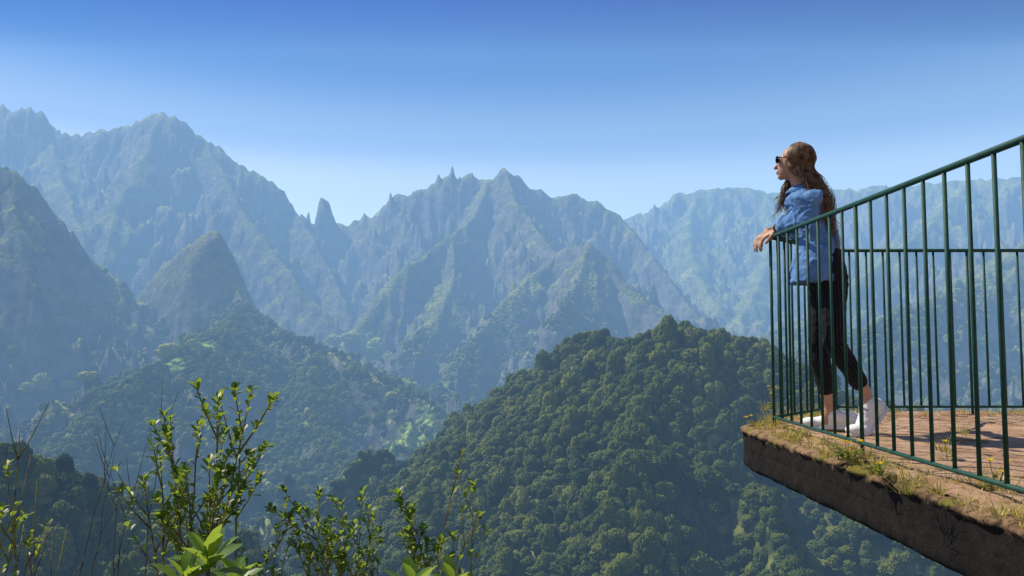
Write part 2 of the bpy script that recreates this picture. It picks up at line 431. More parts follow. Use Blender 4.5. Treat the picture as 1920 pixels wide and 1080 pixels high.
limb(bm, [hipN, kneN, kneN + (ankN-kneN)*.35, ankN], [.060,.040,.039,.030])
limb(bm, [hipF, kneF, kneF + (ankF-kneF)*.35, ankF], [.060,.040,.039,.030])
ballN = V((1.735,3.85,-.462)); heelN = V((1.850,3.885,-.350))
limb(bm, [ankN, (ankN+ballN)/2, ballN], [.030,.022,.016]); ball(bm, ankN*.35 + heelN*.65, .020, sub=2)
toeF = V((1.62,4.160,-.455))
limb(bm, [ankF, ankF + V((-.02,0,-.075)), toeF], [.030,.026,.015])
remesh('body', bm, .0042, MAT['skin'], person, root_loc, 3)

# shirt
def fold_shirt(co):
    q = V((co.x*13, co.y*13, co.z*7)); r = (1-abs(mnoise.noise(q))*2)
    q2 = V((co.x*22+5, co.y*22, co.z*34)); r2 = (1-abs(mnoise.noise(q2))*2)
    return .005*mnoise.noise(co*9) + .008*r**3 + .005*r2
bm = bmesh.new()
hem = P(1528,530,4.01)
loft(bm, [(nb + V((0,0,-.010)), .055, .063), (nb - V((0,0,.034)), .074, .115), (nb - V((0,0,.062)), .088, .145), (che + V((0,0,.02)), .096, .150), (che - V((0,0,.04)), .098, .146), (wai, .100, .142), (P(1530,492,4.01), .108,.150), (hem + V((0,0,.03)), .116,.160), (hem, .119,.162)], fwd, lft)
limb(bm, [shN + V((.0,.015,.0)), (shN+elN)/2 + V((.004,-.004,-.006)), elN + V((.004,0,-.002)), elN + (wrN-elN)*.42], [.054,.051,.048,.044])
limb(bm, [shF, (shF+elF)/2, elF, elF + (wrF-elF)*.45], [.054,.051,.048,.044])
limb(bm, [elN + (wrN-elN)*.36, elN + (wrN-elN)*.52], [.045,.046]); limb(bm, [elF + (wrF-elF)*.40, elF + (wrF-elF)*.56], [.045,.046])
shirt = remesh('shirt', bm, .0055, MAT['denim'], person, root_loc, 7, fold_shirt)
# collar
bm = bmesh.new()
for s in (-1, 1):
    c0 = nb + V((0,0,.004)); a = []
    for k in range(9):
        t = math.radians(20 + 150*k/8); d = (fwd*math.cos(t) + lft*s*math.sin(t))
        a.append((bm.verts.new(c0 + d*.056 + V((0,0,.022))), bm.verts.new(c0 + d*(.080) - V((0,0,.022)) + fwd*(.02 if k < 2 else 0))))
    for q, w in zip(a, a[1:]): bm.faces.new((q[0], q[1], w[1], w[0]))
co = finish('collar', bm, MAT['denim'], person, True, root_loc)
sm = co.modifiers.new('t', 'SOLIDIFY'); sm.thickness = .006

# trousers
def fold_tr(co): return .004*mnoise.noise(V((co.x*16, co.y*16, co.z*9))) + .003*(1-abs(mnoise.noise(V((co.x*10, co.y*10, co.z*22))))*2)
bm = bmesh.new()
loft(bm, [(P(1543,470,4.01), .088, .126), (pel, .098, .142), (pel - V((0,0,.06)), .098, .142), (pel - V((0,0,.10)), .090, .128)], fwd, lft)
cufN = kneN.lerp(ankN, .78); cufF = kneF.lerp(ankF, .70)
limb(bm, [hipN + V((.008,.02,.02)), hipN.lerp(kneN, .5), kneN, kneN.lerp(cufN, .5), cufN], [.080,.065,.052,.049,.043])
limb(bm, [hipF + V((.008,-.01,.02)), hipF.lerp(kneF, .5), kneF, kneF.lerp(cufF, .5), cufF], [.078,.062,.050,.047,.042])
tr = remesh('trousers', bm, .0055, MAT['trousers'], person, root_loc, 4, fold_tr)
st = []
for v in tr.data.vertices:
    co = v.co + root_loc; best = None
    for h, k, c in ((hipN, kneN, cufN), (hipF, kneF, cufF)):
        for p0, p1 in ((h + V((0,0,.25)), k), (k, c)):
            d = p1-p0; t = max(0, min(1, (co-p0).dot(d)/d.length_squared)); q = p0 + d*t; L = (co-q).length
            if best is None or L < best[0]: best = (L, co-q)
    st.append(math.atan2(best[1].dot(lft), best[1].dot(fwd))*17/6.2832 + 20)
at = tr.data.attributes.new('stripe', 'FLOAT', 'POINT'); at.data.foreach_set('value', np.array(st, dtype=np.float32))

# shoes
def shoe(heel, ballp, toe, ank, drop):
    up = V((0,0,1)); d = (ballp-heel).normalized(); s = d.cross(up).normalized(); n = s.cross(d)
    bm = bmesh.new()
    ball(bm, heel + d*.030 + n*.042, (.054,.040,.046), (d, s, n)); ball(bm, heel + d*.10 + n*.038, (.086,.041,.039), (d, s, n))
    ball(bm, ballp + n*.028, (.070,.047,.032), (d, s, n)); d2 = (toe-ballp).normalized()
    ball(bm, toe - d2*.035 + V((0,0,.026)), (.054,.044,.027), (d2, s, s.cross(d2)))
    top = ank + drop
    limb(bm, [heel + d*.045 + n*.048, top], [.040,.038])
    limb(bm, [top, (top+ballp)/2 + n*.008, ballp + n*.018], [.038,.037,.034])
    o = remesh('shoe', bm, .004, MAT['shoe'], person, root_loc, 3)
    bm = bmesh.new()
    path = [heel - d*.026, heel + d*.03, heel.lerp(ballp,.55), ballp, toe - d2*.03, toe + d2*.018]
    wd = [.030,.046,.042,.053,.049,.024]; rings = []
    for q, w in zip(path, wd): rings.append([bm.verts.new(q + s*w*a + n*b_) for a, b_ in ((-1,-.016),(1,-.016),(1.06,.018),(-1.06,.018))])
    for a, c in zip(rings, rings[1:]):
        for k in range(4): bm.faces.new((a[k], a[(k+1)%4], c[(k+1)%4], c[k]))
    bm.faces.new(rings[0]); bm.faces.new(rings[-1])
    so = finish('sole', bm, MAT['sole'], o, True, root_loc); sb = so.modifiers.new('s', 'SUBSURF'); sb.levels = sb.render_levels = 2
    bm = bmesh.new()
    for k in range(4):
        c = top.lerp(ballp, .34+.15*k) + n*(.030+.012*(1-k/3)); w = .032 - .002*k
        tube(bm, [c - s*w - n*.014, c - s*w*.5 + n*.007, c + n*.012, c + s*w*.5 + n*.007, c + s*w - n*.014], .0032, 6)
    finish('laces', bm, MAT['lace'], o, True, root_loc)
    return o
shoe(heelN, ballN + V((0,0,-.010)), V((1.655,3.825,-.472)), ankN, (heelN-ankN)*.16 + (ballN-ankN)*.20)
shoe(V((1.805,4.10,-.468)), V((1.655,4.145,-.470)), V((1.560,4.170,-.470)), ankF, V((.01,0,-.044)))

# hair: fine strands lying on the skull, then falling down the back
bm = bmesh.new()
hball(-.024,0,.024,(.094,.074,.087)); hball(-.045,0,-.02,(.064,.073,.088))
for s in (-1, 1): hball(-.024,s*.042,.004,(.050,.034,.074))
remesh('scalp_hair', bm, .005, MAT['hair'], person, root_loc, 2, lambda co: .003*mnoise.noise(V((co.x*60, co.y*60, co.z*12))))
bm = bmesh.new()
def skull(th_, ph_, k=1.0):   # th_ from crown down, ph_ around from the back
    d = (-hf*math.cos(ph_) + hl*math.sin(ph_))*math.sin(th_) + hu*math.cos(th_)
    a, l, u = d.dot(hf)*(.100 if d.dot(hf) < 0 else .092), d.dot(hl)*.083, d.dot(hu)*.096
    return hc + (hf*(a*k-.022) + hl*l*k + hu*(u*k+.022))*HS
for lk in range(170):
    phi0 = math.radians(random.uniform(-122, 124)); ph = random.uniform(0,6.28)
    am = random.uniform(.008,.018); fq = random.uniform(4.5,7.5); lay = random.uniform(1.0,1.07)
    front = abs(phi0) > math.radians(100); side = 1 if phi0 > 0 else -1
    yy = 4.02 - math.sin(phi0)*.075 + random.uniform(-.03,.03)
    if front and side < 0: e0 = P(random.gauss(1464,5), random.uniform(372,412), 4.12); m0 = P(1472, 362, 4.12)
    else: e0 = P(random.gauss(1558,6), random.uniform(420,505), yy - .02); m0 = P(random.gauss(1538,7), random.uniform(362,390), yy - .01)
    for k_ in range(8):
        phi = phi0 + random.uniform(-.14,.14)
        jit = lambda s_: V((random.gauss(0,s_), random.gauss(0,s_), random.gauss(0,s_)))
        e = e0 + jit(.012); m1 = m0 + jit(.009)
        ctrl = [skull(.12, phi, lay), skull(.75, phi, lay), skull(1.45, phi*.95, lay), skull(2.0, phi*.80, lay*.98), m1, e]
        if front and side < 0: ctrl[3] = skull(2.0, phi, lay)
        n_ = len(ctrl)-1; K = 30; ph2 = ph + random.uniform(-.6,.6); pts_ = []; rad = []
        for k in range(K):
            t = k/(K-1)*n_; j = min(n_-1, int(t)); u = t-j
            a0 = ctrl[max(j-1,0)]; a1 = ctrl[j]; a2 = ctrl[j+1]; a3 = ctrl[min(j+2,n_)]
            q = .5*((2*a1) + (a2-a0)*u + (2*a0-5*a1+4*a2-a3)*u*u + (3*a1-a0-3*a2+a3)*u**3)
            w = am*max(0, t-2.0)/2.4
            pts_.append(q + V((math.sin(t*fq*.8+ph2), math.cos(t*fq*.7+ph2*1.7), 0))*w); rad.append((.0019 if k > 1 else .0012)*(1-.75*(k/(K-1))**3))
        tube(bm, pts_, rad, 4)
finish('long_hair', bm, MAT['hair'], person, True, root_loc)
# sunglasses
bm = bmesh.new()
for s in (-1, 1): hball(.090,s*.033,.010,(.006,.029,.024))
hball(.098,0,.010,(.005,.012,.005),2)
for s in (-1, 1): tube(bm, [hp(.084,s*.060,.018), hp(-.005,s*.079,.022)], .004, 6)
finish('sunglasses', bm, MAT['lens'], person, True, root_loc)
bm = bmesh.new(); dn = (wrN-elN).normalized(); q = elN.lerp(wrN, .86); tube(bm, [q, q+dn*.016], .0325, 16); finish('bracelet', bm, MAT['strap'], person, True, root_loc)

# ------------------------------------------------------------------ foreground shrubs
def grow(wood, lv, root, tip, L, leafy=.45, r0=.006, twigs=4, dens=1.0, tw=.22, tipn=7):
    root, tip = V(root), V(tip); mid = root.lerp(tip, .5) + V((random.uniform(-.12,.12), random.uniform(-.06,.06), .03))
    pts_ = []
    for k in range(12):
        t = k/11; q = root*(1-t)**2 + mid*2*t*(1-t) + tip*t*t
        pts_.append(q + V((mnoise.noise(q*7), mnoise.noise(q*7+V((9,0,0))), 0))*.022*min(1,(1-t)*3))
    tube(wood, pts_, [r0*(1-.75*k/11) for k in range(12)], 6)
    def foliage(path, f0, n):
        for k in range(n):
            t = f0 + (1-f0)*(k+random.random())/n; x = t*(len(path)-1); j = min(len(path)-2, int(x)); q = path[j].lerp(path[j+1], x-j)
            ax = (path[j+1]-path[j]).normalized(); s, u = frame(ax); an = k*2.4+random.uniform(-.5,.5)
            rad = s*math.cos(an) + u*math.sin(an)
            leaf(lv, q, ax*random.uniform(.45,1.0)+rad*random.uniform(.5,1), V((0,0,1))*.8 - rad*.1 + ax*.3, L*random.uniform(.6,1.1), L*random.uniform(.42,.56), 0, .14, random.uniform(0,.2))
    foliage(pts_, 1-leafy, int(18*leafy/.45*dens))
    if dens > 0: foliage(pts_[-2:], .6, tipn)
    for k in range(twigs):
        t = random.uniform(1-leafy*1.05, .93); x = t*11; j = min(10, int(x)); q = pts_[j].lerp(pts_[j+1], x-j)
        ax = (pts_[j+1]-pts_[j]).normalized(); s, u = frame(ax); an = random.uniform(0,6.28)
        d = (ax*.9 + (s*math.cos(an)+u*math.sin(an))*random.uniform(.4,.85)).normalized(); ln = tw*random.uniform(.5,1.15)
        tp = [q, q+d*ln*.5+V((0,0,.01)), q+d*ln+V((0,0,.04))]
        tube(wood, tp, [r0*.45, r0*.35, r0*.2], 5)
        if dens > 0: foliage(tp, .35, int(8*dens)); foliage([tp[1].lerp(tp[2],.7), tp[2]], .3, max(2, int(6*dens)))
def shrub(label, stems, L, base, wood='bark', lmat='leaf', **kw):
    r = empty('shrub', base, label, 'shrub'); w, l = bmesh.new(), bmesh.new()
    for tip, opts in stems:
        o = dict(kw); o.update(opts)
        rt = V(base) + V((random.uniform(-.22,.22), random.uniform(-.15,.15), 0)) if 'root' not in o else V(o.pop('root'))
        grow(w, l, rt, tip, L, **o)
    finish('branches', w, MAT[wood], r, True, base)
    if len(l.verts): finish('foliage', l, MAT[lmat], r, False, base)
    else: l.free()
D = 3.0
random.seed(21)
shrub('tall upright shrub with glossy green leaves and lichen on its stems, left foreground',
      [(P(472,728,D),{}),(P(408,742,D-.1),{}),(P(448,790,D+.1),{}),(P(372,795,D),{}),(P(318,785,D+.1),{}),(P(300,850,D-.1),{}),(P(392,860,D-.2),{}),(P(345,870,D),{}),(P(430,880,D),{}),(P(268,900,D),{'dens':.6}),(P(330,930,D-.1),{}),(P(400,930,D+.1),{}),(P(420,810,D),{})],
      .044, (-1.22, 3.0, -1.83), 'lichen', leafy=.31, twigs=4, r0=.008, tw=.2)
shrub('broad leafy shrub with small yellow green leaves along the bottom edge',
      [(P(598,918,D),{}),(P(680,922,D),{}),(P(572,955,D-.1),{}),(P(640,940,D+.1),{}),(P(520,985,D),{}),(P(610,985,D-.2),{}),(P(665,985,D),{}),(P(700,960,D+.1),{'dens':.6}),(P(545,1010,D),{}),(P(580,1030,D-.1),{}),(P(640,1030,D),{}),(P(500,1040,D),{}),(P(690,1030,D),{'dens':.6})],
      .035, (-.75, 3.0, -1.83), 'lichen', leafy=.36, twigs=4, r0=.005, tw=.18)
shrub('sparse shrub with thin bending twigs and few leaves in front of the dark forested hill',
      [(P(885,905,2.8),{'dens':.5}),(P(868,838,2.8),{'dens':.12,'twigs':2,'tipn':2}),(P(772,945,2.8),{}),(P(795,985,2.8),{}),(P(765,1000,2.8),{'dens':.7}),(P(850,1000,2.8),{'dens':.15}),(P(820,1020,2.8),{'dens':.5}),(P(900,960,2.8),{'dens':.1,'tipn':1})],
      .037, (-.32, 2.8, -1.83), 'lichen', leafy=.27, twigs=3, r0=.0045, tw=.14)
shrub('cluster of bare thin twigs rising behind the tall leafy shrub',
      [(P(x, y, 3.4),{}) for x, y in ((232,790),(305,715),(215,850),(285,800),(225,900))], .04, (-1.75, 3.4, -1.85), 'bark', leafy=.4, twigs=3, r0=.0035, dens=0, tw=.26)
shrub('lichen covered twigs with few yellow leaves at the left frame edge',
      [(P(12,870,2.5),{}),(P(38,800,2.5),{'dens':0}),(P(98,1010,2.5),{'dens':0}),(P(30,975,2.5),{}),(P(55,1010,2.5),{}),(P(5,950,2.5),{'dens':.4}),(P(70,900,2.5),{'dens':0})], .034, (-1.6, 2.5, -1.83), 'lichen', leafy=.28, twigs=3, r0=.005, dens=.3, tw=.2)
def rosette(label, heads, L, base):
    r = empty('shrub', base, label, 'shrub'); w, l = bmesh.new(), bmesh.new()
    for c, nl, sc in heads:
        tube(w, [base, V(base).lerp(c,.5)+V((.02,0,0)), c], [.008,.006,.004], 6)
        for k in range(nl):
            an = k*2.4+random.uniform(-.3,.3); el = .15+1.3*(k/nl)
            d = V((math.cos(an)*math.cos(el), math.sin(an)*math.cos(el), math.sin(el)+.1))
            leaf(l, c - V((0,0,.02*(1-k/nl))), d, V((0,0,1)) - d*.2, L*sc*random.uniform(.75,1.1), L*sc*.42, 0, .16, .2)
    finish('branches', w, MAT['bark'], r, True, base); finish('foliage', l, MAT['bigleaf'], r, True, base)
rosette('large pale green leaf rosette close to the camera at the bottom left', [(P(390,1052,1.35),14,.85),(P(345,1088,1.3),9,.7),(P(440,1090,1.4),9,.75)], .09, (-.55,1.35,-1.8))
rosette('few large green leaves poking up at the bottom edge between the shrubs', [(P(775,1102,1.35),8,.75),(P(850,1102,1.35),8,.7)], .085, (-.16,1.35,-1.8))

# ------------------------------------------------------------------ terrain
def hsh(ix, iy, s):
    n = (ix.astype(np.int64)*374761393 + iy.astype(np.int64)*668265263 + s*974634777) & 0xffffffff
    n = ((n ^ (n >> 13))*1274126177) & 0xffffffff
    return ((n ^ (n >> 16)) & 0xffff)/65536.0*2*np.pi
def pn(x, y, s=0):
    x0 = np.floor(x); y0 = np.floor(y); fx = x-x0; fy = y-y0
    u = fx*fx*fx*(fx*(fx*6-15)+10); v = fy*fy*fy*(fy*(fy*6-15)+10)
    def g(i, j):
        a = hsh(x0+i, y0+j, s); return np.cos(a)*(fx-i) + np.sin(a)*(fy-j)
    a = g(0,0)*(1-u) + g(1,0)*u; b_ = g(0,1)*(1-u) + g(1,1)*u
    return (a*(1-v) + b_*v)*1.45
def fbm(x, y, o, s=0):
    t = 0; am = 1; tot = 0
    for k in range(o): t = t + am*pn(x*2**k, y*2**k, s+k); tot += am; am *= .5
    return t/tot
def rdg(x, y, o, s=0):
    t = 0; am = 1; tot = 0
    for k in range(o): t = t + am*(1-np.abs(pn(x*2**k, y*2**k, s+k)))**2; tot += am; am *= .5
    return t/tot
def sst(a, b_, x):
    t = np.clip((x-a)/(b_-a), 0, 1); return t*t*(3-2*t)

RID = []   # group, points, (s1,d1,s2)
def R_(g, par, *p): RID.append((g, [P(*q) for q in p], par))
LM, CM, FP, TP, LS, NH, NS, FR = 1, 2, 3, 4, 5, 6, 7, 9
# left massif
R_(LM, (1.5,220,.75), (-420,215,3700),(-200,190,3650),(0,198,3550),(10,196,3545),(24,216,3540),(34,204,3535),(46,199,3530),(75,206,3520),(92,243,3510),(150,248,3500),(205,240,3490),(245,230,3480),(272,216,3470),(300,207,3460),(330,216,3450),(370,246,3440),(388,264,3430),(412,270,3420),(440,300,3400),(490,326,3380),(530,356,3360),(550,386,3340),(562,402,3350),(590,412,3380),(640,420,3400))
R_(LM, (4,50,2), (36,202,3535),(48,195,3530),(74,203,3522),(86,230,3515)); R_(LM, (4,50,2), (-12,194,3550),(8,192,3545))
R_(LM, (1.2,200,.8), (300,212,3460),(270,300,3150),(215,390,2850),(190,500,2550))
R_(LM, (1.3,200,.8), (388,266,3430),(440,370,3050),(510,470,2750),(590,570,2500),(640,608,2400))
R_(LM, (1.5,200,.9), (550,390,3340),(590,450,3100),(630,525,2880),(655,590,2700))
R_(LM, (1.2,200,.8), (92,250,3510),(110,330,3150),(150,420,2750),(165,520,2450))
R_(LM, (4.4,70,3), (590,402,3380),(601,372,3380),(607,368,3380),(618,368,3380),(626,384,3380),(636,410,3380))
# central massif
R_(CM, (1.6,240,.8), (640,418,3400),(665,410,3380),(690,396,3360),(715,392,3350),(735,366,3340),(760,362,3330),(790,354,3320),(815,340,3310),(848,322,3300),(866,332,3290),(885,322,3280),(905,333,3270),(925,335,3260),(945,313,3250),(975,329,3260),(1000,348,3280),(1030,362,3300),(1080,355,3300),(1102,368,3280),(1150,392,3250),(1185,432,3150),(1225,480,3000),(1262,532,2850),(1300,582,2700),(1345,632,2550))
for a_, b_, t_ in ((730,740,356),(774,786,336),(795,801,346),(818,828,322),(842,853,309),(858,864,322),(878,890,308),(898,904,322),(936,956,305),(966,972,318),(988,994,336)):
    R_(CM, (5,50,2), (a_, t_+14, 3310),((a_+b_)/2, t_, 3305),(b_, t_+13, 3300))
R_(CM, (1.4,180,.75), (945,314,3250),(965,375,3000),(1005,430,2800),(1045,472,2620),(1075,460,2520),(1105,454,2460),(1140,490,2420),(1168,520,2360),(1250,590,2150),(1330,645,1950))
R_(CM, (1.4,180,.75), (915,335,3260),(885,410,2980),(845,440,2800),(760,500,2560),(720,545,2450),(680,605,2330))
R_(CM, (1.1,160,.65), (1045,474,2620),(985,525,2420),(930,580,2230),(890,640,2050),(850,690,1850))
R_(CM, (1.1,160,.7), (845,442,2800),(850,520,2550),(820,590,2300),(770,640,2100))
R_(CM, (1.1,160,.7), (1105,456,2460),(1080,540,2200),(1040,600,1980))
# far plateau
R_(FP, (1.0,260,.55), (1130,425,4650),(1200,398,4600),(1240,386,4520),(1264,363,4460),(1310,355,4450),(1380,350,4450),(1430,356,4400),(1480,362,4300),(1560,353,4200),(1700,345,4000),(1820,334,3800),(1920,331,3600),(2250,300,3300))
R_(FP, (.9,200,.6), (1310,358,4450),(1290,430,3950),(1300,500,3500),(1350,580,3000))
R_(FP, (.9,200,.6), (1490,364,4300),(1450,450,3700),(1420,540,3200),(1390,600,2850))
R_(FP, (.9,200,.6), (1820,337,3800),(1740,420,3200),(1640,500,2700),(1560,570,2350),(1480,615,2050))
R_(FP, (.8,200,.6), (2250,305,3300),(1980,420,2400),(1830,520,1950),(1680,600,1650),(1540,655,1450))
# pointed peak and its forested ridge
R_(TP, (2.0,200,.8), (235,590,2140),(270,538,2105),(300,500,2075),(335,474,2045),(365,454,2020),(388,438,2000),(405,427,1985),(412,432,1980),(424,468,1965),(433,505,1945),(442,538,1915),(454,568,1850))
R_(FR, (1.2,160,.7), (454,568,1850),(520,612,1750),(600,650,1650),(680,690,1550),(760,722,1480),(825,765,1420))
R_(FR, (.8,150,.6), (452,572,1850),(415,622,1550),(370,648,1420),(310,680,1300),(235,722,1180),(175,785,1080),(120,870,960))
R_(FR, (.7,150,.55), (600,652,1650),(575,730,1420),(590,800,1270),(640,860,1150))
R_(FR, (1.0,150,.7), (230,600,2050),(200,640,1800),(140,700,1650),(60,735,1550),(-100,760,1500))
# steep left slope
R_(LS, (1.7,180,.8), (-260,270,1700),(0,306,1760),(40,314,1770),(70,344,1780),(88,385,1790),(112,445,1800),(150,550,1820),(175,625,1850))
R_(LS, (1.5,120,.9), (40,318,1770),(30,420,1640),(60,520,1560),(70,620,1500))
# near forested hill
R_(NH, (.66,400,.6), (775,1040,560),(790,1000,600),(820,942,640),(876,842,660),(928,780,675),(992,714,690),(1045,672,700),(1100,634,710),(1165,642,700))
R_(NH, (.66,400,.6), (1180,668,610),(1210,632,605),(1245,618,600),(1290,616,600),(1330,638,590),(1400,639,580),(1440,662,565),(1520,725,545),(1620,790,520),(1750,850,500))
R_(NH, (.7,400,.6), (928,784,675),(900,885,560),(880,985,480))
R_(NH, (.7,400,.6), (1245,622,600),(1215,740,530),(1180,860,465),(1150,980,415))
R_(NH, (.7,400,.6), (1100,636,710),(1050,747,620),(1000,870,530),(960,1000,450))
# dark near slope at the left
R_(NS, (.65,400,.6), (-260,770,330),(0,842,350),(100,905,360),(190,985,370),(230,1060,375))

NA, NR = 880, 860
th = np.radians(np.linspace(-43, 43, NA)); rr = np.exp(np.linspace(math.log(5.0), math.log(5450), NR))
X = (rr[:,None]*np.sin(th)[None,:]); Y = (rr[:,None]*np.cos(th)[None,:]); RG = np.repeat(rr[:,None], NA, 1)
far = sst(750, 1400, RG)
wx = X + far*20*fbm(X/150, Y/150, 3, 11); wy = Y + far*20*fbm(X/150, Y/150, 3, 31)
n1 = 1 + .38*fbm(X/260, Y/260, 3, 51)*np.where(RG > 900, 1, .6)
Hh = np.where(RG > 1100, -205 + .085*(RG-1100), -205 - .02*(1100-RG)) + 10*fbm(X/120, Y/120, 3, 5)
G = np.zeros_like(X, dtype=np.int8); dm = np.full_like(X, 1e9)
for g_, pl, (s1, d1, s2) in RID:
    for a, bb in zip(pl, pl[1:]):
        dx, dy = bb.x-a.x, bb.y-a.y; L2 = dx*dx+dy*dy+1e-6
        t = np.clip(((wx-a.x)*dx + (wy-a.y)*dy)/L2, 0, 1)
        d = np.hypot(wx-a.x-t*dx, wy-a.y-t*dy)
        de = d*n1
        h = a.z + t*(bb.z-a.z) - s1*np.minimum(de, d1) - s2*np.maximum(de-d1, 0)
        up_ = h > Hh
        Hh = np.where(up_, h, Hh); G[up_] = g_; dm = np.minimum(dm, d)
crag = sst(1900, 2700, RG)
cragv = np.maximum(crag, np.where(G == LS, .6, 0)*sst(330, 200, dm)); cragv = np.maximum(cragv, np.where(G == TP, .85, 0)*sst(260, 150, dm))
big = (rdg(X/230, Y/230, 4, 71)-.55)*np.minimum(dm, 260)*(.9 + .45*crag + .3*(G == LS))
fine = (rdg(X/85, Y/85, 3, 81)-.55)*np.minimum(dm+12, 85)*(.7 + .2*crag + .3*(G == LS))
jag = fbm(X/24, Y/24, 3, 91)*9*(1-.8*crag) + (rdg(X/60, Y/60, 2, 95)-.6)*17*cragv*sst(0, 60, dm)
nearn = fbm(X/75, Y/75, 4, 61)*np.minimum(dm+6, 70)*.42 + (rdg(X/140, Y/140, 2, 66)-.78)*np.minimum(dm, 110)*1.35 + (rdg(X/48, Y/48, 2, 68)-.6)*np.minimum(dm, 40)*.5
rocky = np.isin(G, (LM, CM, LS)).astype(float)
Hh = Hh + far*(big*np.where(G == TP, .45, 1) + fine*np.where(G == TP, .75, 1) + jag*(.35+.65*rocky)) + (1-far)*nearn
ledge = -1.8 - 1.7*np.maximum(RG-5.2, 0) - np.where(RG > 5.6, 1.5*np.abs(pn(X/4, Y/4, 3))*np.minimum((RG-5.6)/4, 4), 0)
up_ = ledge > Hh; Hh = np.where(up_, ledge, Hh); G[up_] = 8
# slope -> rock
dHr = np.gradient(Hh, axis=0)/np.gradient(RG, axis=0); dHt = np.gradient(Hh, axis=1)/(RG*(th[1]-th[0]))
slope = np.hypot(dHr, dHt)
rock = sst(.85, 1.8, slope)*far + .12*rocky + .10*crag*rocky
rock = np.where(G == TP, np.clip(rock, 0, .75), rock)
treeok = np.where(G == TP, sst(35, 150, dm), 1.0)*np.where(G == LS, sst(20, 160, dm)*.8+.2, 1.0)
meadow = np.zeros_like(X)
def hgt(x, y):
    r = math.hypot(x, y); i = (math.log(max(r,5.01))-math.log(5.0))/(math.log(5450)-math.log(5.0))*(NR-1); j = (math.degrees(math.atan2(x, y))+43)/86*(NA-1)
    i = min(max(i,0), NR-1.001); j = min(max(j,0), NA-1.001); i0, j0 = int(i), int(j); u, v = i-i0, j-j0
    return float((Hh[i0,j0]*(1-u)+Hh[i0+1,j0]*u)*(1-v) + (Hh[i0,j0+1]*(1-u)+Hh[i0+1,j0+1]*u)*v)
def hit(px, py):
    d = ray(px, py); hr = math.hypot(d.x, d.y); d = d/hr
    r = 20.0
    while r < 5300:
        if hgt(d.x*r, d.y*r) >= d.z*r: return V((d.x*r, d.y*r, hgt(d.x*r, d.y*r)))
        r *= 1.004
    return None
for px, py, rad in ((735,866,58),(752,840,56),(775,820,42),(800,800,28),(712,900,40),(685,935,32),(640,652,44),(700,670,46),(760,720,30),(318,680,36),(380,645,26)):
    q = hit(px, py)
    if q and q.length > 760: meadow = np.maximum(meadow, sst(rad, rad*.4, np.hypot(X-q.x, Y-q.y) + 20*fbm(X/30, Y/30, 2, 16)))
meadow = np.where(G == NH, 0, meadow)
names = {0:('valley_floor','green valley floor winding between the mountain slopes'),1:('rocky_massif','tall hazy rocky mountain massif rising highest on the left'),2:('jagged_mountain','hazy jagged mountain with several pinnacles in the middle of the view'),3:('plateau_mountain','distant flat topped hazy mountain behind the person'),4:('pointed_peak','sharp pointed rocky peak with a shadowed face above the forested ridge'),5:('steep_mountainside','steep dark mountainside at the left edge'),6:('forested_hill','near rounded hill covered with dense dark green forest'),7:('dark_hillside','dark shaded wooded slope in the lower left corner'),8:('cliff_ledge','rocky ledge and cliff falling away below the viewpoint'),9:('forested_ridge','forested ridge descending from the pointed peak to the valley road')}
vg = G
fidx = np.arange(NR*NA).reshape(NR, NA)
quads = np.stack([fidx[:-1,:-1], fidx[:-1,1:], fidx[1:,1:], fidx[1:,:-1]], -1).reshape(-1,4)
qg = vg[:-1,:-1].reshape(-1)
co = np.stack([X, Y, Hh], -1).reshape(-1,3)
for gid, (nm, lab) in names.items():
    q = quads[qg == gid]
    if not len(q): continue
    u, inv = np.unique(q, return_inverse=True); inv = inv.reshape(-1)
    me = bpy.data.meshes.new(nm); me.vertices.add(len(u)); me.vertices.foreach_set('co', co[u].astype(np.float32).reshape(-1))
    me.loops.add(len(inv)); me.loops.foreach_set('vertex_index', inv.astype(np.int32)); me.polygons.add(len(q))
    me.polygons.foreach_set('loop_start', np.arange(0, len(inv), 4, dtype=np.int32))
    me.update(calc_edges=True); me.validate()
    for an, arr in (('rock', rock), ('meadow', meadow), ('crag', cragv)):
        at = me.attributes.new(an, 'FLOAT', 'POINT'); at.data.foreach_set('value', arr.reshape(-1)[u].astype(np.float32))
    me.materials.append(MAT['terrain']); me.shade_smooth(); me.flip_normals()
    o = bpy.data.objects.new(nm, me); C.objects.link(o); o['kind'] = 'structure'; o['label'] = lab; o['category'] = 'ledge' if gid == 8 else ('valley' if gid == 0 else 'mountain')
# ground under the shrubs
bm = bmesh.new(); bmesh.ops.create_grid(bm, x_segments=70, y_segments=60, size=1, matrix=Matrix.Translation((-1,1.1,-1.86)) @ Matrix.Diagonal((6,4.1,1,1)))
for v in bm.verts: v.co.z += .10*mnoise.fractal(v.co*.9, .9, 2, 4) - max(0, v.co.y-3.9)**2*.5
o = finish('ground', bm, MAT['soil']); o['kind'] = 'structure'; o['label'] = 'dark soil slope the foreground shrubs grow from'; o['category'] = 'ground'

